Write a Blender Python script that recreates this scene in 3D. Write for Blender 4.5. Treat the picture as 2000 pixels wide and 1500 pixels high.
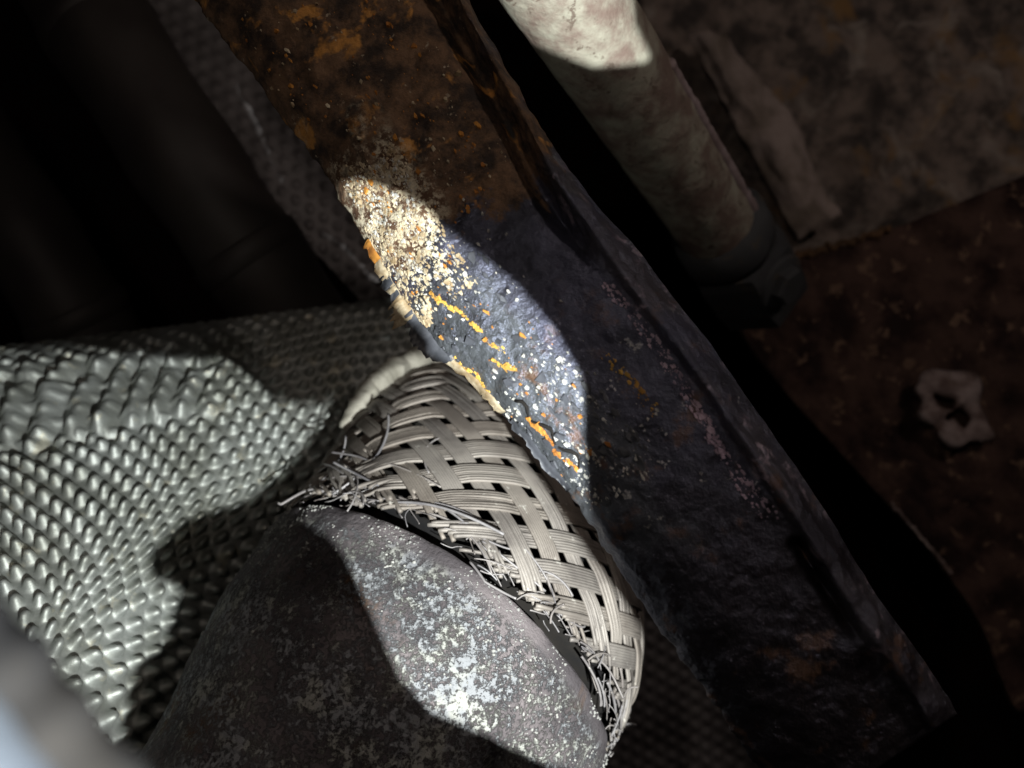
import bpy, math, random
import numpy as np
from mathutils import Matrix, Vector, Euler, noise

for o in list(bpy.data.objects):
    bpy.data.objects.remove(o)
scn = bpy.context.scene
COL = scn.collection
random.seed(7)
rng = np.random.default_rng(7)

# ------------------------------------------------------------------ camera, world, lamps, exposure
# The phone lies under the car and looks steeply upwards.  Local frame of the layout: x right, y up, z back
# towards the phone; M places that frame in the world (metres).
M = Matrix.Translation((0, 0, 0.16)) @ Euler((math.radians(142), 0, 0)).to_matrix().to_4x4()
K = 0.0006
cam_d = bpy.data.cameras.new('camera')
cam = bpy.data.objects.new('camera', cam_d)
COL.objects.link(cam)
cam.matrix_world = M
cam_d.sensor_width = 36
cam_d.lens = 30
cam_d.clip_start = 0.002
cam_d.clip_end = 20
cam_d.dof.use_dof = True
cam_d.dof.focus_distance = 0.145
cam_d.dof.aperture_fstop = 18
scn.camera = cam

w = bpy.data.worlds.new('World')
scn.world = w
w.use_nodes = True
w.node_tree.nodes['Background'].inputs[0].default_value = (0.55, 0.6, 0.75, 1)
w.node_tree.nodes['Background'].inputs[1].default_value = 0.002

TORCH = Vector((0.042, -0.045, 0.02))


def lamp(name, pos, power, col, size):
    d = bpy.data.lights.new(name, 'POINT')
    d.energy = power
    d.color = col
    d.shadow_soft_size = size
    o = bpy.data.objects.new(name, d)
    COL.objects.link(o)
    o.location = M @ Vector(pos)
    return o


lamp('torch', TORCH, 4.4, (0.97, 1.0, 0.97), 0.0003)
lamp('fill_left', (-0.05, 0.085, 0.09), 0.22, (1.0, 0.85, 0.75), 0.006)  # weak fill added to lift the areas outside the torch beam
lamp('fill_right', (0.20, 0.17, 0.0), 0.38, (1.0, 0.84, 0.75), 0.01)  # second fill, added to brighten the pipe and panels upper right

scn.view_settings.view_transform = 'Standard'
scn.view_settings.look = 'None'
scn.view_settings.exposure = 0
scn.view_settings.gamma = 1
scn.render.engine = 'CYCLES'
scn.cycles.use_denoising = True
scn.cycles.max_bounces = 5


# ------------------------------------------------------------------ helpers
def P(px, py, d):
    """a point of the layout frame: image column, row (of 2000 x 1500) and distance in metres"""
    return np.array([(px - 1000) * K * d, (750 - py) * K * d, -d])


MR = np.array(M.to_3x3())
MT = np.array(M.translation)


def W(a):
    return np.asarray(a, float) @ MR.T + MT


def tag(o, label=None, cat=None, group=None, kind=None):
    if label: o['label'] = label
    if cat: o['category'] = cat
    if group: o['group'] = group
    if kind: o['kind'] = kind
    return o


def thing(name, base, label, cat, group=None):
    o = bpy.data.objects.new(name, None)
    o.empty_display_size = 0.01
    COL.objects.link(o)
    o.location = W(base)
    return tag(o, label, cat, group)


def origin(o):
    v = Vector((0, 0, 0))
    while o is not None:
        v = v + o.location
        o = o.parent
    return np.array(v)


def mesh(name, verts, faces, mat, parent=None, uv=None, smooth=True, base=None):
    verts = W(verts)
    me = bpy.data.meshes.new(name)
    o = bpy.data.objects.new(name, me)
    if parent is not None:
        org = origin(parent)
        o.parent = parent
    else:
        org = W(base) if base is not None else verts.mean(0)
        o.location = org
    me.from_pydata((verts - org).tolist(), [], faces if isinstance(faces, list) else faces.tolist())
    if uv is not None:
        ul = me.uv_layers.new(name='UVMap')
        li = np.empty(len(me.loops), np.int32)
        me.loops.foreach_get('vertex_index', li)
        ul.data.foreach_set('uv', np.asarray(uv, np.float32)[li].ravel())
    if smooth:
        me.polygons.foreach_set('use_smooth', [True] * len(me.polygons))
    me.materials.append(mat)
    me.update()
    COL.objects.link(o)
    return o


def grid_faces(n, m, wrap=False):
    mm = m if wrap else m - 1
    i, j = np.meshgrid(np.arange(n - 1), np.arange(mm), indexing='ij')
    j2 = (j + 1) % m
    return np.stack([i * m + j, i * m + j2, (i + 1) * m + j2, (i + 1) * m + j], -1).reshape(-1, 4)


def catmull(ctrl, t):
    """uniform Catmull-Rom through ctrl (k, ...) at t in [0, k-1]"""
    c = np.asarray(ctrl, float)
    c = np.concatenate([2 * c[:1] - c[1:2], c, 2 * c[-1:] - c[-2:-1]], 0)
    t = np.clip(np.asarray(t, float), 0, len(ctrl) - 1 - 1e-9)
    i = t.astype(int)
    f = (t - i).reshape((-1,) + (1,) * (c.ndim - 1))
    p0, p1, p2, p3 = c[i], c[i + 1], c[i + 2], c[i + 3]
    return 0.5 * (2 * p1 + (p2 - p0) * f + (2 * p0 - 5 * p1 + 4 * p2 - p3) * f ** 2 + (3 * p1 - p0 - 3 * p2 + p3) * f ** 3)


def surface(ctrl, n, m):
    c = np.asarray(ctrl, float)                      # rows x cols x 3 of (px, py, d)
    a = catmull(c, np.linspace(0, c.shape[0] - 1, n))
    b = catmull(a.transpose(1, 0, 2), np.linspace(0, c.shape[1] - 1, m)).transpose(1, 0, 2)
    out = np.empty_like(b)
    out[..., 0] = (b[..., 0] - 1000) * K * b[..., 2]
    out[..., 1] = (750 - b[..., 1]) * K * b[..., 2]
    out[..., 2] = -b[..., 2]
    return out


def normals(p, toward=(0, 0, 1)):
    n = np.cross(np.gradient(p, axis=0), np.gradient(p, axis=1))
    n /= np.linalg.norm(n, axis=-1, keepdims=True) + 1e-12
    s = np.sign((n.reshape(-1, 3).mean(0) * np.array(toward)).sum()) or 1
    return n * s


def fbm(pts, scale, octaves=3, seed=0.0):
    off = Vector((seed * 13.7, seed * 7.1, seed * 3.3))
    sh = pts.shape[:-1]
    r = np.array([noise.fractal(Vector(q) * scale + off, 0.9, 2.1, octaves) for q in pts.reshape(-1, 3)])
    return r.reshape(sh)


def sm(a, b, x):
    t = np.clip((np.asarray(x, float) - a) / (b - a), 0, 1)
    return t * t * (3 - 2 * t)


def tube_data(path, rad, sides=8, cap=True):
    path = np.asarray(path, float)
    n = len(path)
    rad = np.broadcast_to(np.asarray(rad, float), (n,))
    t = np.gradient(path, axis=0)
    t /= np.linalg.norm(t, axis=1, keepdims=True) + 1e-15
    u = np.cross(t[0], (0.31, 0.52, 0.79))
    u /= np.linalg.norm(u)
    V = []
    for i in range(n):
        u = u - t[i] * (u @ t[i])
        u /= np.linalg.norm(u)
        v = np.cross(t[i], u)
        a = np.arange(sides) * 2 * math.pi / sides
        V.append(path[i] + rad[i] * (np.cos(a)[:, None] * u + np.sin(a)[:, None] * v))
    F = [list(q) for q in grid_faces(n, sides, True)]
    if cap:
        F.append(list(range(sides))[::-1])
        F.append([(n - 1) * sides + k for k in range(sides)])
    return np.concatenate(V), F


def join(parts):
    V, F, o = [], [], 0
    for v, f in parts:
        V.append(v)
        F += [[i + o for i in q] for q in f]
        o += len(v)
    return np.concatenate(V), F


def lathe(cen, ax, m_, n_, prof, seg):
    th = np.arange(seg) * 2 * math.pi / seg
    V = np.array([cen + ax * s + r * (np.cos(th)[:, None] * m_ + np.sin(th)[:, None] * n_) for s, r in prof])
    return V


# ------------------------------------------------------------------ materials
class Mat:
    def __init__(self, name):
        self.m = bpy.data.materials.new(name)
        self.m.use_nodes = True
        self.nt = self.m.node_tree
        self.b = self.nt.nodes['Principled BSDF']
        self.tc = self.nt.nodes.new('ShaderNodeTexCoord')
        self.obj = self.tc.outputs['Object']
        self.uv = self.tc.outputs['UV']

    def put(self, sock, val):
        if isinstance(val, bpy.types.NodeSocket):
            self.nt.links.new(val, sock)
        else:
            if isinstance(val, (tuple, list)) and len(val) == 3 and sock.type == 'RGBA':
                val = tuple(val) + (1,)
            sock.default_value = val

    def set(self, **kw):
        for k_, v in kw.items():
            self.put(self.b.inputs[{'color': 'Base Color', 'rough': 'Roughness', 'metal': 'Metallic', 'normal': 'Normal', 'spec': 'Specular IOR Level'}[k_]], v)
        return self.m

    def noise(self, scale, detail=4, rough=0.55, vec=None, dist=0.0):
        n = self.nt.nodes.new('ShaderNodeTexNoise')
        self.put(n.inputs['Vector'], vec or self.obj)
        n.inputs['Scale'].default_value = scale
        n.inputs['Detail'].default_value = detail
        n.inputs['Roughness'].default_value = rough
        n.inputs['Distortion'].default_value = dist
        return n.outputs['Fac']

    def voro(self, scale, vec=None, feature='F1', out='Distance'):
        n = self.nt.nodes.new('ShaderNodeTexVoronoi')
        n.feature = feature
        self.put(n.inputs['Vector'], vec or self.obj)
        n.inputs['Scale'].default_value = scale
        return n.outputs[out]

    def step(self, x, a, b, inv=False):
        n = self.nt.nodes.new('ShaderNodeMapRange')
        n.interpolation_type = 'SMOOTHSTEP'
        self.put(n.inputs[0], x)
        n.inputs[1].default_value = a
        n.inputs[2].default_value = b
        n.inputs[3].default_value = 1 if inv else 0
        n.inputs[4].default_value = 0 if inv else 1
        return n.outputs[0]

    def math(self, op, a, b=0.0):
        n = self.nt.nodes.new('ShaderNodeMath')
        n.operation = op
        self.put(n.inputs[0], a)
        self.put(n.inputs[1], b)
        return n.outputs[0]

    def mix(self, f, a, b):
        n = self.nt.nodes.new('ShaderNodeMix')
        n.data_type = 'RGBA'
        self.put(n.inputs['Factor'], f)
        self.put(n.inputs['A'], a)
        self.put(n.inputs['B'], b)
        return n.outputs['Result']

    def bump(self, h, strength=0.5, dist=0.0005):
        n = self.nt.nodes.new('ShaderNodeBump')
        n.inputs['Strength'].default_value = strength
        n.inputs['Distance'].default_value = dist
        self.put(n.inputs['Height'], h)
        return n.outputs['Normal']

    def rand(self):
        return self.nt.nodes.new('ShaderNodeObjectInfo').outputs['Random']

    def sep(self, v):
        n = self.nt.nodes.new('ShaderNodeSeparateXYZ')
        self.put(n.inputs[0], v)
        return n.outputs[0], n.outputs[1], n.outputs[2]


def m_braid(name, base, dirt):
    t = Mat(name)
    a = t.step(t.noise(90, 4), 0.40, 0.68)
    c = t.mix(a, base, dirt)
    c = t.mix(t.math('MULTIPLY', t.rand(), 0.45), c, (0.235, 0.19, 0.145))
    sp = t.step(t.noise(420, 3, 0.6), 0.66, 0.72)
    c = t.mix(t.math('MULTIPLY', sp, 0.6), c, (0.62, 0.6, 0.55))
    return t.set(color=c, rough=0.62, metal=0.25, normal=t.bump(t.noise(1500, 3), 0.35, 0.0002))


MB1 = m_braid('braid_wire', (0.285, 0.262, 0.24), (0.15, 0.136, 0.128))
MB2 = m_braid('frayed_wire', (0.34, 0.33, 0.34), (0.15, 0.145, 0.16))


def m_collar():
    t = Mat('corroded_collar_steel')
    base = t.mix(t.step(t.noise(60, 5), 0.4, 0.65), (0.075, 0.067, 0.072), (0.17, 0.15, 0.155))
    base = t.mix(t.step(t.noise(45, 4, 0.6, dist=0.4), 0.60, 0.72), base, (0.13, 0.075, 0.04))
    u, v, _ = t.sep(t.uv)                       # v: 0 at the lip, 1 down the neck
    n1 = t.noise(800, 6, 0.8)
    big = t.noise(70, 3, 0.6)
    lim = t.math('ADD', n1, t.math('MULTIPLY', t.math('SUBTRACT', big, 0.5), 0.40))
    crust = t.math('MULTIPLY', t.step(lim, 0.44, 0.57), t.step(v, 0.035, 0.12))
    c = t.mix(crust, base, t.mix(t.step(t.noise(160, 2), 0.45, 0.6), (0.25, 0.26, 0.275), (0.33, 0.335, 0.31)))
    h = t.math('ADD', t.math('MULTIPLY', crust, 0.7), t.math('MULTIPLY', t.noise(900, 4, 0.7), 0.6))
    return t.set(color=c, rough=0.8, spec=0.15, normal=t.bump(h, 0.9, 0.0009))


MCOL = m_collar()


def m_plain(name, c1, c2, scale, rough, bump=0.3, bscale=600, bd=0.0004, metal=0.0, c3=None, spec=0.5):
    t = Mat(name)
    c = t.mix(t.step(t.noise(scale, 5, 0.6), 0.35, 0.65), c1, c2)
    if c3:
        c = t.mix(t.step(t.noise(scale * 2.3, 5, 0.65, dist=0.3), 0.58, 0.66), c, c3)
    return t.set(color=c, rough=rough, metal=metal, spec=spec, normal=t.bump(t.noise(bscale, 4, 0.65), bump, bd))


MSH = m_plain('embossed_aluminium', (0.38, 0.40, 0.385), (0.24, 0.25, 0.225), 55, 0.62, 0.5, 700, 0.0003, 0.8, (0.44, 0.43, 0.36))
MSH2 = m_plain('pale_fibre_band', (0.33, 0.315, 0.27), (0.21, 0.20, 0.165), 120, 0.85)
MSHB = m_plain('dimmed_aluminium', (0.20, 0.185, 0.185), (0.11, 0.10, 0.10), 55, 0.6, 0.3, 800, 0.0003, 0.3)  # base darkened to keep stray torch light on the strip faint
MBEL = m_plain('shade_black_bellows', (0.012, 0.012, 0.013), (0.02, 0.018, 0.016), 80, 0.9, spec=0.1)  # shade in the colour: rim gap, weave holes and arm edge read black
MBLK = m_plain('black_rubber', (0.05, 0.043, 0.039), (0.03, 0.024, 0.022), 30, 0.6, 0.2, 500, 0.0003)
MNEAR = m_plain('pale_blue_grey_casting', (0.08, 0.094, 0.115), (0.06, 0.07, 0.088), 60, 0.6, 0.3)
MDARK = m_plain('floor_shade_black', (0.008, 0.006, 0.006), (0.014, 0.007, 0.006), 20, 0.9, spec=0.05)  # near black: the shade of the deep gaps put into the colour


def m_beam():
    t = Mat('rusted_painted_beam')
    u, v, _ = t.sep(t.uv)
    wob = t.math('MULTIPLY', t.math('SUBTRACT', t.noise(120, 5, 0.7), 0.5), 0.34)
    vv = t.math('ADD', v, wob)
    uu = t.math('ADD', u, wob)
    # bare rust of the upper half
    rust = t.mix(t.step(t.noise(170, 5, 0.7), 0.35, 0.65), (0.04, 0.03, 0.022), (0.20, 0.12, 0.068))
    rust = t.mix(t.step(t.noise(125, 4, 0.6, dist=0.3), 0.565, 0.65), rust, (0.56, 0.27, 0.07))
    rust = t.mix(t.step(t.noise(420, 3, 0.6), 0.67, 0.73), rust, (0.36, 0.30, 0.22))
    rust = t.mix(t.step(t.noise(60, 3, 0.5), 0.60, 0.68), rust, (0.035, 0.035, 0.032))
    # pale scale crystals near the worn lower edge of the rust
    cr = t.mix(t.step(t.noise(600, 4, 0.75), 0.44, 0.60), (0.10, 0.055, 0.03), (0.56, 0.50, 0.37))
    zone = t.math('MULTIPLY', t.step(uu, 0.30, 0.42, True), t.step(vv, 0.20, 0.27))
    rust = t.mix(zone, rust, cr)
    # old black paint on the lower half, chipped; its blue imitates torch-lit sheen
    paint = t.mix(t.step(t.noise(70, 4), 0.35, 0.65), (0.015, 0.014, 0.014), (0.05, 0.05, 0.072))
    dk = t.math('MULTIPLY', t.step(vv, 0.40, 0.46), t.step(uu, 0.34, 0.46, True))
    paint = t.mix(dk, paint, t.mix(t.noise(350, 5, 0.7), (0.02, 0.022, 0.025), (0.12, 0.13, 0.14)))
    chip = t.math('MULTIPLY', t.step(t.noise(330, 4, 0.7), 0.62, 0.68), t.step(vv, 0.50, 0.58))
    paint = t.mix(chip, paint, (0.60, 0.60, 0.57))
    far = t.step(vv, 0.66, 0.78)
    paint = t.mix(far, paint, t.mix(t.step(t.noise(150, 4, 0.7), 0.62, 0.70), (0.018, 0.014, 0.014), (0.12, 0.075, 0.045)))
    pm = t.step(t.math('SUBTRACT', vv, t.math('MULTIPLY', uu, 0.02)), 0.345, 0.375)
    c = t.mix(pm, rust, paint)
    # flange along the far edge, violet highlights put into its grey
    fl = t.math('MULTIPLY', t.step(u, 0.80, 0.88), t.step(t.noise(90, 4, 0.6), 0.42, 0.62))
    c = t.mix(fl, c, t.mix(t.step(t.noise(200, 4, 0.7), 0.56, 0.66), (0.055, 0.05, 0.055), (0.40, 0.32, 0.37)))
    t.b.inputs['Specular Tint'].default_value = (0.66, 0.72, 1.0, 1)
    c = t.mix(t.math('MULTIPLY', t.math('MULTIPLY', pm, t.step(vv, 0.45, 0.6)), t.step(t.noise(150, 5, 0.7), 0.56, 0.66)), c, (0.11, 0.062, 0.035))
    h = t.math('ADD', t.noise(500, 5, 0.7), t.math('MULTIPLY', t.noise(130, 3), 0.7))
    return t.set(color=c, rough=t.mix(pm, (0.85,) * 3, (0.36,) * 3), spec=t.math('ADD', 0.3, t.math('MULTIPLY', pm, 0.7)), normal=t.bump(h, 0.8, 0.0009))


MBEAM = m_beam()
MFL_W = m_plain('white_scale', (0.58, 0.58, 0.55), (0.38, 0.37, 0.33), 300, 0.7)
MFL_C = m_plain('cream_scale', (0.56, 0.49, 0.35), (0.27, 0.19, 0.10), 300, 0.8)
MCRU = m_plain('grey_crust', (0.34, 0.34, 0.32), (0.20, 0.20, 0.195), 200, 0.9)
MFL_Y = m_plain('yellow_rust', (0.56, 0.36, 0.07), (0.42, 0.22, 0.04), 250, 0.8)
MGLI = m_plain('pink_glint_and_ring', (0.50, 0.38, 0.46), (0.33, 0.25, 0.32), 200, 0.45)  # pink highlights as chip colour; also used for the weld ring
MFL_O = m_plain('orange_rust', (0.50, 0.22, 0.035), (0.30, 0.11, 0.02), 300, 0.85)
MFL_K = m_plain('black_paint_flake', (0.035, 0.038, 0.045), (0.075, 0.08, 0.095), 200, 0.5)
MPIPE = m_plain('dusty_pipe_paint', (0.38, 0.365, 0.295), (0.20, 0.145, 0.12), 130, 0.7, 0.6, 420, 0.0008, c3=(0.15, 0.115, 0.09))
MRIDGE = m_plain('pinkish_ridge', (0.36, 0.29, 0.30), (0.25, 0.19, 0.19), 140, 0.6)
MSLV = m_plain('grey_rubber_sleeve', (0.052, 0.055, 0.06), (0.04, 0.042, 0.046), 80, 0.8, 0.3, 300, c3=(0.07, 0.06, 0.05))


def m_floor():
    t = Mat('mottled_underseal')
    c = t.mix(t.step(t.noise(70, 4, 0.65), 0.34, 0.66), (0.07, 0.06, 0.056), (0.27, 0.215, 0.185))
    c = t.mix(t.step(t.noise(40, 4, 0.6, dist=0.5), 0.56, 0.72), c, (0.30, 0.18, 0.08))
    c = t.mix(t.step(t.noise(55, 3, 0.6, dist=0.8), 0.54, 0.78), c, (0.40, 0.35, 0.31))
    return t.set(color=c, rough=0.9, spec=0.2, normal=t.bump(t.noise(250, 4, 0.65), 0.6, 0.001))


MFLOOR = m_floor()
MFLOR = m_plain('dark_red_underseal', (0.022, 0.012, 0.011), (0.085, 0.05, 0.04), 70, 0.9, 0.8, 250, 0.0015, c3=(0.18, 0.115, 0.08), spec=0.2)
MRIB = m_plain('dusty_rib', (0.42, 0.34, 0.31), (0.20, 0.16, 0.13), 70, 0.9, 0.6, 250, 0.001)
MEDGE = m_plain('rusty_seam_edge', (0.17, 0.085, 0.035), (0.09, 0.05, 0.025), 60, 0.9)
MPALE = m_plain('pale_sealant', (0.36, 0.29, 0.28), (0.13, 0.085, 0.075), 130, 0.85)

# ------------------------------------------------------------------ setting: the car's floor above everything
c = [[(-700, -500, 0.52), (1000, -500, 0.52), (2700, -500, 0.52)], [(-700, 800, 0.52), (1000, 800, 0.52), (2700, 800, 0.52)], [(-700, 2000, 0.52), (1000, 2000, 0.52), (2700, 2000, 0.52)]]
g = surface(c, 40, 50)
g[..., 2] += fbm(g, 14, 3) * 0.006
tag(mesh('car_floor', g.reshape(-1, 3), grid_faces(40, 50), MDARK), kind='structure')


def plate(name, outline, d_of, mat, parent, thick=0.004, amp=0.002, sc=60, res=70, seed=1):
    """a thick, lumpy sheet: outline is four chains of (px, py, d) corners as a 2 x 2 or larger control grid"""
    s = surface(outline, res, res)
    n = normals(s)
    s = s + n * (fbm(s, sc, 4, seed) * amp)[..., None]
    back = s - n * thick
    f = grid_faces(res, res)
    V = np.concatenate([s.reshape(-1, 3), back.reshape(-1, 3)])
    N = res * res
    F = f.tolist() + (f[:, ::-1] + N).tolist()
    ring = list(range(res)) + [i * res + res - 1 for i in range(1, res)] + [(res - 1) * res + j for j in range(res - 2, -1, -1)] + [i * res for i in range(res - 2, 0, -1)]
    for a, b in zip(ring, ring[1:] + ring[:1]):
        F.append([b, a, a + N, b + N])
    return mesh(name, V, F, mat, parent)


fp = thing('floor_panel', P(1800, 250, 0.36), 'mottled brown and grey underseal panel in the upper right, out of focus', 'panel')
plate('sheet', [[(1170, -220, .36), (1700, -220, .36), (2300, -220, .36)], [(1330, 250, .36), (1750, 200, .355), (2300, 150, .35)], [(1500, 640, .37), (1800, 560, .36), (2300, 420, .35)]], None, MFLOOR, fp, amp=0.006, sc=55, seed=2)
plate('raised_rib', [[(1345, 70, .345), (1385, 60, .34), (1420, 75, .345)], [(1440, 250, .345), (1490, 240, .338), (1540, 230, .345)], [(1560, 470, .345), (1600, 440, .34), (1640, 420, .345)]], None, MRIB, fp, amp=0.003, sc=70, res=40, seed=4)
fr = thing('sill_panel', P(1800, 900, 0.30), 'dark reddish rusted panel on the right, below the mottled one', 'panel')
plate('sheet', [[(1530, 515, .315), (1760, 440, .305), (2350, 200, .295)], [(1450, 655, .31), (1800, 720, .30), (2350, 700, .295)], [(1850, 1120, .30), (2000, 1120, .298), (2350, 1120, .295)], [(1985, 1390, .30), (2100, 1400, .298), (2350, 1500, .295)]], None, MFLOR, fr, amp=0.003, sc=60, seed=5)
for name, pts, r_, mt in (('rusty_edge', [(1535, 512, .314), (1570, 500, .312), (1640, 478, .309), (1740, 444, .305)], 0.0014, MEDGE),
                          ('bright_edge', [(1742, 982, .297), (1790, 1040, .297), (1830, 1085, .297), (1856, 1118, .297)], 0.0006, MPALE)):
    q = catmull([P(*a) for a in pts], np.linspace(0, len(pts) - 1, 60))
    q += 0.0007 * rng.normal(size=q.shape) * (r_ / 0.0014)
    v, f = tube_data(q, r_ * (1 + 0.25 * rng.normal(size=60)).clip(.5, 1.6), 7)
    mesh(name, v, f, mt, fr)
# lumpy ring of old sealant
a = np.linspace(0, 2 * math.pi, 49)[:-1]
ring = np.array([P(1862 + 52 * math.cos(t) + 9 * math.sin(3 * t), 800 + 44 * math.sin(t) + 22 * math.cos(t), .292) for t in a])
rr = 0.0042 + 0.0050 * np.array([noise.noise(Vector((math.cos(t) * 1.7, math.sin(t) * 1.7, 3))) for t in a])
V = []
for i in range(48):
    rad = ring[i] - ring.mean(0)
    rad /= np.linalg.norm(rad)
    b_ = np.arange(7) * 2 * math.pi / 7
    V.append(ring[i] + rr[i] * (np.cos(b_)[:, None] * rad + np.sin(b_)[:, None] * np.array([0, 0, .3])))
Fr = [list(q) for q in grid_faces(48, 7, True)] + [[47 * 7 + j, 47 * 7 + (j + 1) % 7, (j + 1) % 7, j] for j in range(7)]
mesh('sealant_ring', np.concatenate(V), Fr, MPALE, fr)


# ------------------------------------------------------------------ embossed heat shields
def hexbump(U, V, p):
    k_ = 4 * math.pi / (math.sqrt(3) * p)
    h = sum(np.cos(k_ * (U * math.cos(a) + V * math.sin(a))) for a in (math.pi / 2, math.pi / 2 + 2 * math.pi / 3, math.pi / 2 + 4 * math.pi / 3)) / 3
    return sm(-0.30, 0.95, h)


def plane_axes(p0, p1, p2):
    d1 = p1 - p0
    d1 /= np.linalg.norm(d1)
    d2 = p2 - p0
    d2 -= d1 * (d2 @ d1)
    d2 /= np.linalg.norm(d2)
    return d1, d2


ctrl = [
    [(-100, 720, .262), (150, 692, .262), (400, 660, .262), (600, 634, .266), (800, 608, .280), (1000, 589, .305)],
    [(-100, 690, .238), (150, 662, .238), (400, 632, .240), (600, 606, .247), (800, 580, .260), (1000, 560, .280)],
    [(-100, 765, .222), (150, 732, .223), (400, 697, .228), (600, 672, .236), (800, 650, .250), (1000, 640, .272)],
    [(-100, 905, .200), (150, 862, .203), (400, 812, .213), (600, 775, .225), (800, 745, .243), (1000, 735, .270)],
    [(-100, 1100, .172), (150, 1050, .179), (400, 960, .199), (600, 900, .213), (800, 880, .240), (1000, 870, .270)],
    [(-100, 1340, .147), (100, 1275, .158), (330, 1140, .186), (560, 1030, .208), (800, 1000, .242), (1000, 1000, .270)],
    [(-100, 1440, .140), (150, 1400, .155), (400, 1310, .190), (600, 1250, .218), (800, 1200, .250), (1000, 1200, .280)],
    [(-100, 1750, .128), (200, 1750, .145), (450, 1750, .185), (650, 1750, .215), (800, 1750, .255), (1000, 1750, .285)]]
NR, NC = 420, 400
S = surface(ctrl, NR, NC)
nS = normals(S)
d1, d2 = plane_axes(P(20, 1040, .18), P(650, 850, .222), P(0, 1300, .15))
ref = int(NR * 4 / 7)
U = np.concatenate([[0], np.cumsum(np.linalg.norm(np.diff(S[ref], axis=0), axis=1))])[None, :] * np.ones((NR, 1))
V = np.concatenate([np.zeros((1, NC)), np.cumsum(np.linalg.norm(np.diff(S, axis=0), axis=2), axis=0)])
V = V - V[ref:ref + 1]
row = np.linspace(0, 7, NR)[:, None] * np.ones((1, NC))
colm = np.linspace(0, 5, NC)[None, :] * np.ones((NR, 1))
Sg = S[::6, ::6]
wa = np.kron(fbm(Sg, 60, 2, 1), np.ones((6, 6)))[:NR, :NC]


def blur(a, k_=9):
    ker = np.ones(k_) / k_
    a = np.apply_along_axis(lambda v: np.convolve(np.pad(v, k_ // 2, 'edge'), ker, 'valid'), 0, a)
    return np.apply_along_axis(lambda v: np.convolve(np.pad(v, k_ // 2, 'edge'), ker, 'valid'), 1, a)


wa = blur(wa)
wb = blur(np.kron(fbm(Sg, 55, 2, 5), np.ones((6, 6)))[:NR, :NC])
crush = sm(1.55, 1.95, row) * sm(3.35, 2.75, row) * sm(2.5, 1.7, colm)
pitch = 0.0045
h1 = hexbump(U + wa * 0.0016, V + wb * 0.0016, pitch)
h2 = 0.5 + 0.5 * np.cos(2 * math.pi * (U + 0.25 * V + wb * 0.0018) / (pitch * 1.5))
crease = np.exp(-((row - 2.15 - 0.25 * wa) / 0.10) ** 2) + np.exp(-((row - 3.0 - 0.2 * wb) / 0.09) ** 2)
H = 0.0025 * (h1 * (1 - crush) + crush * (0.35 * h1 + 1.25 * h2))
H *= 0.25 + 0.75 * sm(1.15, 1.9, row)
H *= 1 + 0.35 * wa
H += 0.0022 * wb * crush - 0.0016 * crease * sm(2.8, 1.6, colm)
S2 = S + nS * H[..., None]
hs = thing('heat_shield', P(300, 1000, .16), 'pale embossed aluminium heat shield with crushed bumps, left of the braid', 'heat shield')
mesh('sheet', S2.reshape(-1, 3), grid_faces(NR, NC), MSH, hs)

lx = lambda y: np.interp(y, [-120, 0, 200, 430, 560, 700, 1700], [175, 235, 380, 560, 690, 780, 830])
rx = lambda y: np.interp(y, [-120, 0, 430, 700, 1000, 1300, 1650], [590, 650, 950, 1150, 1350, 1570, 1820])
ctrl = [[(lx(y) + f * (rx(y) - lx(y)), y, dd + 0.02 * f) for f in (0, .33, .66, 1)] for y, dd in ((-120, .275), (150, .28), (430, .285), (700, .30), (1000, .31), (1300, .31), (1650, .31))]
S = surface(ctrl, 420, 330)
nS = normals(S)
d1, d2 = plane_axes(P(400, 200, .28), P(640, 350, .285), P(330, 420, .285))
S = S + nS * (0.0013 * hexbump(S @ d1, S @ d2, 0.0052))[..., None] * (0.4 + 0.6 * sm(0.4, 0.5, np.linspace(0.35, 0.7, 420))[:, None, None])
hb = thing('heat_shield', P(500, 300, .285), 'dim grey embossed heat shield strip showing between dark tube and rusted beam', 'heat shield')
mesh('sheet', S.reshape(-1, 3), grid_faces(420, 330), MSHB, hb)

# ------------------------------------------------------------------ dark tubes in the upper left
for lab, pts, r_ in (('thick smooth black tube beside the dim strip of heat shield', [(60, -160, .27), (170, 20, .265), (300, 220, .26), (440, 430, .262), (560, 600, .27), (680, 780, .29)], 0.0165),
                     ('black tube at the far left edge, mostly lost in shadow', [(-220, 60, .30), (-90, 250, .295), (60, 470, .29), (190, 680, .30), (320, 900, .32)], 0.017)):
    q = catmull([P(*a) for a in pts], np.linspace(0, len(pts) - 1, 60))
    o = thing('black_tube', q[0], lab, 'tube', None)
    v, f = tube_data(q, r_ * (1 + 0.03 * np.sin(np.arange(60) * 0.5)), 40)
    mesh('wall', v, f, MBLK, o)
    for i in (14, 40):
        e = q[i + 1] - q[i - 1]
        e /= np.linalg.norm(e)
        v, f = tube_data([q[i] - e * .004, q[i] - e * .003, q[i] + e * .003, q[i] + e * .004], [r_ * 1.0, r_ * 1.07, r_ * 1.07, r_], 40)
        mesh('ridge', v, f, MBLK, o)

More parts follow.
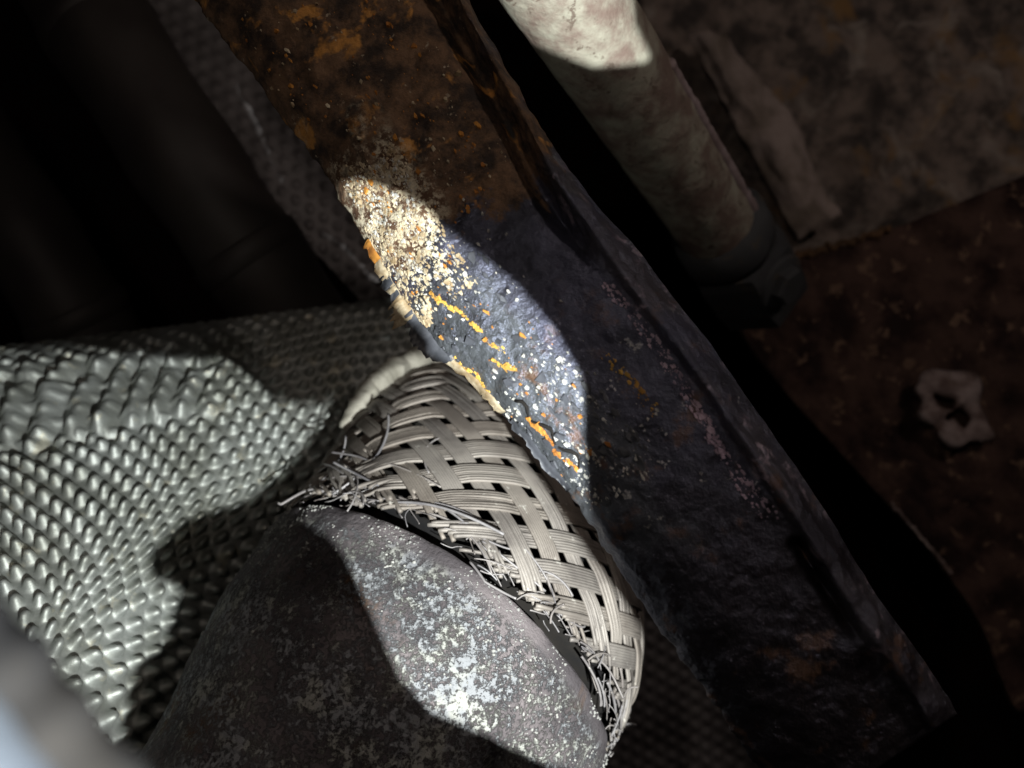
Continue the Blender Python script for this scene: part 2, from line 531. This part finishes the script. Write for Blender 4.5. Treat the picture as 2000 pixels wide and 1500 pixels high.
# ------------------------------------------------------------------ second pipe, upper right
pp = thing('brake_side_pipe', P(1200, 200, .19), 'dusty tan pipe with a bright lit end, above the rusted beam', 'pipe')
ax0, ax1 = P(1010, -160, .158), P(1402, 446, .245)
q = np.array([ax0 + (ax1 - ax0) * t for t in np.linspace(0, 1, 90)])
v, f = tube_data(q, 0.0114, 64)
v = v + (v - np.repeat(q, 64, 0).repeat(1, 0)[:len(v)]) / 0.0114 * (fbm(v, 130, 4, 3) * 0.00025)[:, None]
mesh('wall', v, f, MPIPE, pp)
e = (ax1 - ax0) / np.linalg.norm(ax1 - ax0)
toc = np.array([0.70, 0.35, 0.62])
toc -= e * (toc @ e)
toc /= np.linalg.norm(toc)
sq = q[38:89] + toc * 0.0109 + 0.0001 * rng.normal(size=(51, 3))
v, f = tube_data(sq, np.linspace(.0014, .0020, 51) * (1 + .05 * rng.normal(size=51)), 8)
mesh('side_ridge', v, f, MRIDGE, pp)  # raised pinkish line along the pipe's right side
pe = thing('pipe_sleeve', P(1450, 520, .25), 'dark grey rubber sleeve with cracked collar on the end of the tan pipe', 'sleeve')
side = np.cross(e, (0, 0, 1.0))
side /= np.linalg.norm(side)
up = np.cross(side, e)
for nm, prof in (('collar', [(-.004, .003), (-.004, .0105), (-.001, .0138), (.006, .0142), (.010, .0130), (.0105, .003)]),
                 ('barrel', [(.0105, .003), (.0106, .0150), (.014, .0162), (.030, .0166), (.040, .0155), (.044, .012), (.044, .001)])):
    V = lathe(ax1, e, side, up, prof, 56)
    if nm == 'barrel':
        V = lathe(ax1, e, side, up, prof, 6)
    V = V + fbm(V, 110, 4, 8 if nm == 'collar' else 9)[..., None] * 0.0014 * np.array([.5, .5, 1])
    mesh(nm, V.reshape(-1, 3), grid_faces(len(prof), V.shape[1], True), MSLV, pe, smooth=nm == 'collar')
bp = ax1 + e * .022 + side * .0 + up * .016
V = lathe(bp, up, e, side, [(-.004, .006), (.002, .006), (.003, .0052), (.003, .0001)], 6)
mesh('bolt_head', V.reshape(-1, 3), grid_faces(4, 6, True), MSLV, pe, smooth=False)
V = lathe(bp - up * .001, up, e, side, [(-.003, .0088), (.0, .0088), (.0005, .008), (.0005, .0001)], 32)
mesh('washer', V.reshape(-1, 3), grid_faces(4, 32, True), MSLV, pe)

# ------------------------------------------------------------------ rusted beam
rows = [((220, -220), (560, -450), .150), ((300, -110), (640, -340), .148), ((380, 0), (730, -230), .146), ((500, 160), (860, -90), .143), ((640, 350), (985, 125), .138),
        ((728, 500), (1065, 262), .134), ((790, 605), (1128, 352), .131), ((860, 690), (1215, 455), .129), ((950, 775), (1300, 560), .127), ((1060, 900), (1400, 690), .125),
        ((1130, 990), (1475, 800), .124), ((1250, 1170), (1600, 980), .123), ((1370, 1340), (1720, 1174), .123), ((1480, 1500), (1816, 1306), .124), ((1560, 1600), (1868, 1394), .125)]
NB, NU = 520, 190
tt = np.linspace(0, len(rows) - 1, NB)
Lp = catmull([r[0] for r in rows], tt)
Rp = catmull([r[1] for r in rows], tt)
Dp = catmull([r[2] for r in rows], tt)
u = np.linspace(0, 1, NU)
rnd = 0.93 * np.clip((0.42 - u) / 0.42, 0, 1)
dz = 0.012 * (1 - np.sqrt(np.clip(1 - rnd ** 2, 0, 1)))
vt = Lp[:, 1] / 1500.0
uf = np.interp(vt, [-.2, 0, .3, .42, .5, .65, 1.1], [.975, .97, .945, .90, .85, .84, .83])[:, None]      # where the bright flange starts
ur_ = np.where(u[None, :] < uf, u[None, :] * .86 / uf, .86 + (u[None, :] - uf) * .14 / (1 - uf))
dz = dz[None, :] - 0.0016 * np.exp(-((ur_ - 0.885) / 0.03) ** 2) + 0.0035 * sm(0.93, 1.0, ur_)
grv = 0.006 * np.exp(-((ur_ - 0.79) / 0.045) ** 2) * sm(0.50, 0.40, vt)[:, None]
slot = 0.006 * np.exp(-((u[None, :] - 0.80) / 0.028) ** 2) * (sm(0.795, 0.81, vt) * sm(0.93, 0.85, vt))[:, None]
Dg = Dp[:, None] + dz + grv + slot
px = Lp[:, None, 0] + (Rp[:, None, 0] - Lp[:, None, 0]) * u[None, :]
py = Lp[:, None, 1] + (Rp[:, None, 1] - Lp[:, None, 1]) * u[None, :]
B = np.stack([(px - 1000) * K * Dg, (750 - py) * K * Dg, -Dg], -1)
nB = normals(B)
Bh = fbm(B, 190, 4, 1) * 0.00045 + np.clip(fbm(B, 75, 3, 2) - 0.25, 0, 1) * 0.0011
edge_wob = np.array([noise.noise(Vector((t * 60, 0.3, 0))) + .5 * noise.noise(Vector((t * 190, 4.3, 0))) for t in vt]) * 0.0005
BS = B + nB * (Bh * sm(0, 0.08, u)[None, :])[..., None]
BS[:, :14, 0] += edge_wob[:, None] * np.linspace(1, 0, 14)[None, :]
BS[:, :14, 1] += 0.6 * edge_wob[:, None] * np.linspace(1, 0, 14)[None, :]
back = BS[:, ::-1][:, ::24].copy()
bdep = 0.030 * np.ones(back.shape[1])
bdep[0] = 0.012
bdep[-1] = 0.004
back *= (1 + bdep / 0.14)[None, :, None]
full = np.concatenate([BS, back], 1)
uvb = np.stack([np.concatenate([ur_, np.full((NB, back.shape[1]), .5)], 1), np.broadcast_to(vt[:, None], (NB, NU + back.shape[1]))], -1)
Fb = grid_faces(NB, full.shape[1], True).tolist()
Fb.append([(NB - 1) * full.shape[1] + j for j in range(full.shape[1])])
bm_ = thing('crossmember', P(1060, 700, .13), 'rusted and flaking dark steel beam running diagonally across the middle', 'beam')
beam_o = mesh('beam_wall', full.reshape(-1, 3), Fb, MBEAM, bm_, uv=uvb.reshape(-1, 2))
uvl = beam_o.data.uv_layers[0]


def beam_at(v, uu):
    i = int(np.clip(np.interp(v, vt, np.arange(NB)), 0, NB - 2))
    j = int(np.clip(uu * (NU - 1), 0, NU - 2))
    return BS[i, j], nB[i, j], B[i + 1, j] - B[i, j], B[i, j + 1] - B[i, j]


def flakes(n, vr, ur, size, flat, seed, dens=None):
    """irregular low chips lying on the beam"""
    R_ = random.Random(seed)
    parts = []
    while len(parts) < n:
        v_, u_ = R_.uniform(*vr), R_.uniform(*ur)
        if dens and R_.random() > dens(v_, u_): continue
        p, nn, ta, tb = beam_at(v_, u_)
        ta = ta / np.linalg.norm(ta)
        tb = np.cross(nn, ta)
        s = size * min(3.0, math.exp(R_.gauss(0, 0.7)))
        k_ = R_.choice((4, 5, 6))
        a0 = R_.random() * 6
        el = R_.uniform(.3, .85)
        tilt = nn + 0.5 * np.array([R_.gauss(0, .4) for _ in range(3)])
        rim_, top = [], []
        for q_ in range(k_):
            a_ = a0 + q_ * 2 * math.pi / k_ + R_.gauss(0, .2)
            r_ = s * R_.uniform(.6, 1.25)
            d_ = ta * math.cos(a_) * r_ + tb * math.sin(a_) * r_ * el
            rim_.append(p + d_ - nn * s * .2)
            top.append(p + d_ * .72 + tilt * s * flat * R_.uniform(.6, 1.3))
        f_ = [[q_, (q_ + 1) % k_, k_ + (q_ + 1) % k_, k_ + q_] for q_ in range(k_)] + [[k_ + q_ for q_ in range(k_)]]
        parts.append((np.array(rim_ + top), f_))
    return join(parts)


def nz(sc, th, seed):
    return lambda v_, u_: 1.0 if noise.noise(Vector((v_ * sc, u_ * sc * .35, seed))) > th else 0.12


for nm, args, mt in (('cream_crystals', (1500, (.235, .425), (.03, .36), .00023, .3, 1, nz(40, -.1, 1)), MFL_C),
                     ('white_crystals', (650, (.245, .42), (.05, .34), .00017, .5, 2, nz(40, .0, 5)), MFL_W),
                     ('white_chips', (330, (.50, .67), (.02, .42), .00020, .5, 3, nz(36, .02, 9)), MFL_W),
                     ('dust_specks', (160, (.28, .66), (.1, .6), .00014, .8, 4, None), MFL_W),
                     ('orange_chips', (90, (.34, .64), (.0, .42), .00026, .5, 5, nz(30, .15, 3)), MFL_O),
                     ('dark_paint_scales', (420, (.40, .67), (.0, .45), .00045, .25, 6, nz(30, -.1, 7)), MFL_K),
                     ('rust_grit', (260, (-.02, .36), (.08, .75), .00024, .4, 7, nz(16, .05, 2)), MFL_O),
                     ('pale_grit', (170, (-.02, .34), (.05, .8), .00022, .8, 8, nz(20, .05, 4)), MFL_C)):
    v, f = flakes(*args)
    tag(mesh(nm, v, f, mt, bm_, smooth=False), kind='stuff')


# lifting paint layers along the lower edge
def lift(pts, thick, mat, name, seed):
    R_ = random.Random(seed)
    base, tip = [], []
    for v_, out_, z_ in pts:
        p, nn, ta, tb = beam_at(v_, 0.035)
        ta = ta / np.linalg.norm(ta)
        tb = -tb / np.linalg.norm(tb)
        q_ = beam_at(v_, 0.0)[0]
        d_ = np.array([-0.80, -0.55, 0.15])
        base.append(p + nn * .0003)
        tip.append(q_ + d_ * out_ + np.array([0, 0, 1]) * z_ + np.array([R_.gauss(0, 1) for _ in range(3)]) * .00015)
    base, tip = np.array(base), np.array(tip)
    mid = (base + tip) / 2 + np.array([0, 0, .0004])
    n = len(base)
    top = np.stack([base, mid, tip], 1)
    bot = top + np.array([.2, .1, -1]) * thick
    V_ = np.concatenate([top.reshape(-1, 3), bot.reshape(-1, 3)])
    f = grid_faces(n, 3)
    F_ = f.tolist() + (f[:, ::-1] + 3 * n).tolist()
    ring_ = [i * 3 + 2 for i in range(n)]
    for a_, b2 in zip(ring_, ring_[1:]): F_.append([a_, b2, b2 + 3 * n, a_ + 3 * n])
    F_.append([0, 1, 1 + 3 * n, 3 * n]); F_.append([1, 2, 2 + 3 * n, 1 + 3 * n])
    z0 = (n - 1) * 3
    F_.append([z0, z0 + 3 * n, z0 + 1 + 3 * n, z0 + 1]); F_.append([z0 + 1, z0 + 1 + 3 * n, z0 + 2 + 3 * n, z0 + 2])
    return mesh(name, V_, F_, mat, bm_, smooth=True)


def lip(v0, v1, n, amp, seed, zz=.0006):
    R_ = random.Random(seed)
    out_ = []
    for i in range(n):
        x_ = i / (n - 1)
        env = min(1, x_ / .12, (1 - x_) / .12)
        k_ = .55 + .5 * noise.noise(Vector((x_ * 5, seed, 0))) + .35 * noise.noise(Vector((x_ * 17, seed, 4))) + R_.gauss(0, .03)
        out_.append((v0 + (v1 - v0) * x_, max(.00006, amp * env * k_), zz * (.3 + .7 * abs(noise.noise(Vector((x_ * 4, seed, 8)))))))
    return out_


lift(lip(.318, .350, 14, .0009, 1), .0003, MFL_O, 'lifting_flake', 1)
lift(lip(.340, .402, 22, .0012, 2, .001), .0003, MFL_C, 'lifting_flake', 2)
lift(lip(.352, .398, 16, .0017, 8, .0002), .0004, MFL_K, 'lifting_flake', 8)
lift(lip(.390, .416, 12, .0045, 3, .0016), .0004, MFL_C, 'lifting_flake', 3)
lift(lip(.402, .475, 26, .0034, 4, .001), .0005, MFL_K, 'lifting_flake', 4)
lift(lip(.470, .540, 20, .0007, 5), .0003, MFL_C, 'lifting_flake', 5)
lift(lip(.550, .640, 22, .0006, 6), .0003, MFL_K, 'lifting_flake', 6)


def streak(name, pts, n, size, jit, mat, seed, flat=.4):
    """a run of small chips along a path of (v, u) on the beam"""
    R_ = random.Random(seed)
    path = catmull(pts, np.linspace(0, len(pts) - 1, 200))
    parts_ = []
    for _ in range(n):
        v_, u_ = path[R_.randrange(200)]
        a_ = flakes(1, (v_ - jit, v_ + jit), (max(0, u_ - jit * 2.5), u_ + jit * 2.5), size, flat, R_.randrange(10 ** 6))
        parts_.append(a_)
    v, f = join(parts_)
    tag(mesh(name, v, f, mat, bm_, smooth=False), kind='stuff')


streak('yellow_streak', [(.408, .145), (.420, .165), (.432, .18), (.440, .20), (.455, .205), (.463, .215)], 150, .00021, .0025, MFL_Y, 31)
streak('yellow_streak', [(.478, .20), (.490, .225)], 26, .0002, .003, MFL_Y, 32)
streak('yellow_streak', [(.492, .155), (.503, .17), (.508, .20)], 50, .00026, .0035, MFL_Y, 33)
streak('yellow_streak', [(.470, .03), (.495, .035), (.520, .02)], 120, .0002, .003, MFL_Y, 34)
streak('rust_streak', [(.560, .09), (.580, .10), (.600, .085), (.625, .10)], 130, .00028, .004, MFL_O, 35)
streak('cream_streak', [(.415, .02), (.425, .05), (.418, .09), (.408, .12)], 130, .0003, .005, MFL_C, 36)
streak('tan_streak', [(.55, .56), (.575, .585), (.60, .575), (.615, .60)], 60, .00024, .011, MFL_Y, 37)
streak('pink_glint', [(.52, .80), (.56, .79), (.60, .775), (.65, .76)], 170, .00018, .013, MGLI, 38)  # chips coloured to stand in for pink glints of light
streak('pink_glint', [(.63, .765), (.66, .75), (.69, .74)], 130, .00026, .011, MGLI, 39)
streak('pink_glint', [(.71, .74), (.735, .75), (.76, .76)], 90, .0002, .018, MGLI, 40)
streak('pale_ring', [(.497, .775), (.490, .79), (.497, .81), (.508, .81), (.513, .79), (.506, .775), (.497, .775)], 60, .0002, .005, MGLI, 41)
# crack with orange rust at the lower end of the bright patch, and the weld ring on the flange
q = np.array([beam_at(v_, u_)[0] + beam_at(v_, u_)[1] * .0002 for v_, u_ in zip(np.linspace(.535, .625, 16), .10 + .02 * np.sin(np.arange(16) * 1.1) + np.linspace(.0, .03, 16))])
v, f = tube_data(q + np.array([.0002, .0001, .0001]), .00020 * (1.2 + .5 * np.sin(np.arange(16) * 1.2)), 6)
mesh('crack', v, f, MBEL, bm_)
# ------------------------------------------------------------------ flexible exhaust joint
CEN = np.array([-0.01874375, -0.05984554, -0.19])
AX = np.array([0.51389456, 0.59663086, -0.61639598])
MM = np.array([0.75768773, -0.65261728, 0.0])
NN = np.array([0.40227066, 0.46703567, 0.78743635])
R0 = 0.04458
LEN = 0.085
b1, b2, c1, c2, c3 = -0.33869337, -0.67949027, 0.0609993, 0.13016213, -0.45711786


def flex(th, s, dr=0.0):
    x = np.asarray(s, float)[..., None] / LEN
    r = R0 * (.985 + c1 * x + c2 * x ** 2 + c3 * x ** 3) + np.asarray(dr, float)[..., None]
    cen = CEN + AX * x * LEN + (MM * b1 + NN * b2) * LEN * x ** 2
    th = np.asarray(th, float)[..., None]
    return cen + r * (np.cos(th) * MM + np.sin(th) * NN)


ex = thing('exhaust_flex_joint', CEN - AX * .08, 'braided wire exhaust joint, frayed above its crusted steel collar', 'exhaust pipe')
# neck, collar and lip
prof = [(-.150, .66), (-.12, .66), (-.095, .665), (-.075, .675), (-.06, .70), (-.048, .745), (-.036, .82), (-.026, .895), (-.017, .95), (-.009, .985), (-.004, 1.0), (-.0012, 1.004), (.0002, .996), (.0006, .98), (.0, .965), (-.004, .95), (-.02, .93)]
pr = catmull(prof, np.linspace(0, len(prof) - 1, 150))
pr[:, 1] *= R0
seg = 300
V = lathe(CEN, AX, MM, NN, pr, seg)
rad = V - (CEN + AX * pr[:, :1])[:, None, :]
rad /= np.linalg.norm(rad, axis=-1, keepdims=True)
fb = np.zeros(V.shape[:2])
vis = slice(20, 132)
fb[vis] = fbm(V[vis], 45, 3, 4) * .0011 + fbm(V[vis], 260, 3, 6) * .00028
th_ = np.arange(seg) * 2 * math.pi / seg
dent = np.exp(-(((th_ - 1.12) / .10) ** 2))[None, :] * np.exp(-((pr[:, 0] + .020) / .010) ** 2)[:, None]
V = V + rad * (fb - .0030 * dent)[..., None]
uvc = np.stack(np.broadcast_arrays(th_[None, :] / 6.28, np.clip(-pr[:, :1] / .05, 0, 1.5)), -1)
mesh('collar', V.reshape(-1, 3), grid_faces(len(pr), seg, True), MCOL, ex, uv=uvc.reshape(-1, 2))
# granular crust
R_ = random.Random(11)
t_ = (1 + 5 ** .5) / 2
ico = np.array([(-1, t_, 0), (1, t_, 0), (-1, -t_, 0), (1, -t_, 0), (0, -1, t_), (0, 1, t_), (0, -1, -t_), (0, 1, -t_), (t_, 0, -1), (t_, 0, 1), (-t_, 0, -1), (-t_, 0, 1)]) / 1.9
icf = [[0, 11, 5], [0, 5, 1], [0, 1, 7], [0, 7, 10], [0, 10, 11], [1, 5, 9], [5, 11, 4], [11, 10, 2], [10, 7, 6], [7, 1, 8], [3, 9, 4], [3, 4, 2], [3, 2, 6], [3, 6, 8], [3, 8, 9], [4, 9, 5], [2, 4, 11], [6, 2, 10], [8, 6, 7], [9, 8, 1]]
parts = []
while len(parts) < 1800:
    i = R_.randrange(62, 118)
    j = R_.randrange(10, 170)
    p = V[i, j] + (V[i + 1, j] - V[i, j]) * R_.random() + (V[i, j + 1] - V[i, j]) * R_.random()
    if noise.noise(Vector(p) * 110 + Vector((0, 0, 5))) < -.02 + (.45 if i > 108 else 0): continue
    s = .00014 * min(2.2, math.exp(R_.gauss(0, .5)))
    sc = np.array([R_.uniform(.7, 1.6), R_.uniform(.7, 1.5), R_.uniform(.5, .9)]) * s
    parts.append((p + ico * sc * np.array([[R_.uniform(.75, 1.25)] for _ in range(12)]), icf))
v, f = join(parts)
tag(mesh('corrosion_crust', v, f, MCRU, ex), kind='stuff')
# inner bellows and the far pipe
s_ = np.linspace(-.02, LEN * 1.02, 200)
th_ = np.arange(120) * 2 * math.pi / 120
T, SS = np.meshgrid(th_, s_)
mesh('bellows', flex(T, SS, -.0062 + .0022 * np.sin(SS * 2 * math.pi / .0055)).reshape(-1, 3), grid_faces(200, 120, True), MBEL, ex)
endc = CEN + AX * LEN + (MM * b1 + NN * b2) * LEN
ea = AX + 2 * (MM * b1 + NN * b2)
ea /= np.linalg.norm(ea)
v, f = tube_data([endc - ea * .004, endc, endc + ea * .004, endc + ea * .05], [R0 * .74, R0 * .75, R0 * .62, R0 * .6], 80)
mesh('outlet_pipe', v, f, MBEL, ex)

NS, KH, WR = 24, 33.5, .00031
R_ = random.Random(21)


def fray_s(th):
    """how far from the collar the weave has come apart, by angle"""
    th = th % (2 * math.pi)
    a_ = .0035 + .0125 * math.exp(-((th - 2.60) / .34) ** 2) + .0055 * math.exp(-((th - 1.55) / .30) ** 2) + .0075 * math.exp(-((th - .45) / .30) ** 2)
    return a_


sline = np.linspace(0, LEN * .97, 150)
for fam in (1, -1):
    for i in range(NS):
        wires = []
        worn = R_.random() < .25
        for wi in range(8):
            f_ = (wi - 3.5) / 8 * .65
            th = 2 * math.pi * (i + f_) / NS + fam * KH * sline
            jc = (th - fam * KH * sline * 0 + fam * KH * sline) * NS / (2 * math.pi) if fam == 1 else (th - KH * sline) * NS / (2 * math.pi)
            ph = (i + jc) * math.pi / 2 + math.pi / 4
            hgt = np.tanh(2.4 * np.sin(ph)) * fam * WR * 1.3
            fs = np.array([fray_s(t) for t in th])
            k_ = np.clip(1 - sline / fs, 0, 1) ** 1.4
            g1, g2, g3 = R_.gauss(0, 1), R_.gauss(0, 1), R_.random()
            wv = np.sin(sline * R_.uniform(500, 1500) + R_.random() * 6)
            th2 = th + k_ * (g1 * .035 + .02 * wv)
            dr = hgt * (1 - .5 * k_) + k_ * (g2 * .0008 + .0004 * wv) - k_ * .0006
            # loosened but unbroken stretch further up
            dr = dr + (R_.random() < .12) * .0003 * np.sin(sline * 160 + g1)
            start = .0022 + .0040 * g3 ** 2 + .0035 * float(sm(1.7, .7, th[3] % (2 * math.pi)))
            if R_.random() < .22: start += fs[int(np.argmin(abs(sline - fs)))] * R_.uniform(.3, 1.0)
            keep = sline >= start
            pth = flex(th2, sline, dr + .0002)[keep]
            v, f = tube_data(pth, WR * (1.25 if wi in (0, 7) else 1.55), 5)
            wires.append((v, f))
        v, f = join(wires)
        mesh('braid_strip', v, f, MB1, ex)

# loose single wires round the frayed edge
for i in range(58):
    if i < 24:
        t0, s0 = R_.gauss(2.55, .26), R_.uniform(.001, .015)
    elif i < 42:
        t0, s0 = R_.uniform(.5, 2.2), R_.uniform(.0015, .008)
    else:
        t0, s0 = R_.gauss(.5, .16), R_.uniform(.002, .014)
    fam = R_.choice((1, -1))
    L_ = R_.uniform(.008, .024) * (1.1 if i < 24 else .8)
    n = 26
    x = np.linspace(0, 1, n)
    ang = R_.gauss(1.15, .45) * fam
    cv = R_.gauss(0, .8)
    th = t0 + np.cumsum(np.sin(ang + cv * x)) * L_ / n / R0
    s = s0 + np.cumsum(np.cos(ang + cv * x)) * L_ / n * R_.choice((1, 1, .5, .25))
    dr = .0003 + R_.uniform(0, .0012) * np.sin(math.pi * x * R_.uniform(.5, 1)) + R_.choice((0, 0, 0, .0028)) * x ** 3
    v, f = tube_data(flex(th, np.clip(s, -.0005, .05), dr), R_.uniform(.00018, .0003), 5)
    mesh('loose_wire', v, f, MB2, ex)
# fine broken single strands standing along the torn rim
for i in range(90):
    t0 = R_.uniform(.3, 2.85)
    n = 14
    x = np.linspace(0, 1, n)
    L_ = R_.uniform(.003, .009)
    ang = R_.choice((-1, 1)) * R_.gauss(1.0, .35)
    s = .0012 + R_.uniform(0, .004) + x * L_ * abs(math.cos(ang)) * .8
    th = t0 + x * L_ * math.sin(ang) / R0 + .012 * np.sin(x * R_.uniform(2, 6) + i)
    dr = R_.uniform(-.0004, .0007) + .0006 * np.sin(x * 3 + i)
    v, f = tube_data(flex(th, s, dr), R_.uniform(.00010, .00017), 4)
    mesh('loose_wire', v, f, MB2, ex)
# pale band at the far, upper left end of the weave
q = catmull([P(668, 838, .206), P(700, 790, .210), P(738, 748, .214), P(778, 718, .219), P(850, 692, .230), P(900, 690, .240)], np.linspace(0, 5, 60))
v, f = tube_data(q, .0031 * np.sin(np.linspace(.12, 2.6, 60)) ** .6 * (1 + .08 * np.sin(np.arange(60) * .8) + .08 * rng.normal(size=60)), 20)
v = v + fbm(v, 320, 4, 3)[:, None] * np.array([.0007, .0007, .0007])
mesh('end_band', v, f, MSH2, ex)

# ------------------------------------------------------------------ out of focus casting in the near corner
q = catmull([P(-800, 1150, .036), P(-435, 1430, .035), P(-165, 1750, .035), P(95, 2100, .036)], np.linspace(0, 3, 50))
ar = thing('suspension_arm', q[-1], 'smooth pale blue grey arm with a black strip added as its shaded edge, blurred in the near lower left corner', 'arm')
v, f = tube_data(q, .0066, 48)
mesh('arm_wall', v, f, MNEAR, ar)
q = catmull([P(-560, 850, .040), P(-130, 1240, .039), P(90, 1500, .039), P(380, 1850, .040)], np.linspace(0, 3, 50))
v, f = tube_data(q, .0030 * (1 + .05 * np.sin(np.arange(50) * .9)), 32)
mesh('edge_shade', v, f, MBEL, ar)  # black tube added in front as the arm's shaded edge

# ------------------------------------------------------------------ unseen plate added to shape the torch light (below the view)
ZP = -0.02
# HOLES-BEGIN
HOLES = [
    [(38.12, -53.10), (37.62, -52.43), (36.78, -51.88), (34.18, -50.62), (31.94, -49.38), (31.12, -48.73), (28.38, -47.39), (27.13, -46.04), (25.53, -41.88), (25.12, -41.47), (24.38, -41.19), (23.12, -41.82), (20.38, -42.28), (18.88, -43.15), (18.56, -43.63), (18.84, -44.38), (19.94, -44.88), (20.13, -45.12), (19.33, -46.62), (18.88, -47.07), (17.88, -47.39), (17.40, -47.88), (16.81, -49.38), (16.12, -50.31), (15.12, -50.68), (14.13, -50.09), (11.38, -46.68), (9.88, -45.15), (9.11, -43.88), (8.81, -42.88), (8.81, -41.12), (9.61, -37.62), (10.63, -35.77), (11.13, -35.31), (12.58, -35.63), (12.38, -36.12), (12.62, -36.49), (13.38, -36.18), (14.38, -36.54), (15.62, -36.33), (20.13, -36.52), (22.88, -36.74), (24.26, -37.62), (24.88, -38.26), (26.88, -38.58), (27.38, -38.49), (28.94, -36.88), (29.99, -36.38), (31.38, -36.18), (31.50, -35.88), (31.38, -35.65), (29.88, -33.65), (29.12, -32.94), (27.88, -32.20), (27.82, -31.62), (26.63, -30.31), (24.62, -26.13), (24.76, -25.63), (25.28, -25.38), (26.63, -25.68), (27.63, -26.18), (28.13, -26.75), (30.88, -28.86), (32.38, -30.64), (33.38, -32.49), (33.43, -35.12), (33.70, -37.38), (34.23, -39.12), (35.70, -41.62), (39.17, -46.38), (39.88, -47.96), (40.05, -49.88), (39.88, -50.62), (39.38, -50.28), (38.88, -50.55), (38.74, -50.88), (39.12, -51.51), (39.88, -51.03), (39.86, -52.13), (39.76, -52.38), (38.88, -52.92)],
    [(36.88, -22.66), (34.62, -21.74), (33.62, -22.02), (32.12, -20.22), (30.82, -17.88), (30.88, -17.12), (31.38, -16.06), (32.62, -15.57), (35.12, -15.56), (38.12, -16.36), (39.59, -17.62), (40.21, -18.88), (40.12, -19.10), (39.12, -19.09), (38.48, -19.63), (38.51, -20.62), (39.38, -22.05), (39.52, -22.38), (39.40, -22.62)],
]
# HOLES-END
from mathutils.geometry import tessellate_polygon
x0_, x1_, y0_, y1_ = 5, 100, -95, -12.8
outer = [(x0_, y0_), (x1_, y0_), (x1_, y1_), (x0_, y1_)]
loops = [outer] + HOLES
flat = [Vector((a_, b_, 0)) for l_ in loops for a_, b_ in l_]
tri = tessellate_polygon([[Vector((a_, b_, 0)) for a_, b_ in l_] for l_ in loops])
n = len(flat)
V = np.array([(p.x * .001, p.y * .001, ZP) for p in flat] + [(p.x * .001, p.y * .001, ZP + .0004) for p in flat])
F = [list(t) for t in tri] + [[i + n for i in t[::-1]] for t in tri]
k0 = 0
for l_ in loops:
    m_ = len(l_)
    for i in range(m_):
        a_, b_ = k0 + i, k0 + (i + 1) % m_
        F.append([a_, b_, b_ + n, a_ + n])
    k0 += m_
ut = thing('gobo', (0.03, -0.07, ZP), 'unseen thin black plate with cut openings, added to shape the torch light', 'gobo')
mesh('sheet', V, F, MBLK, ut, smooth=False)
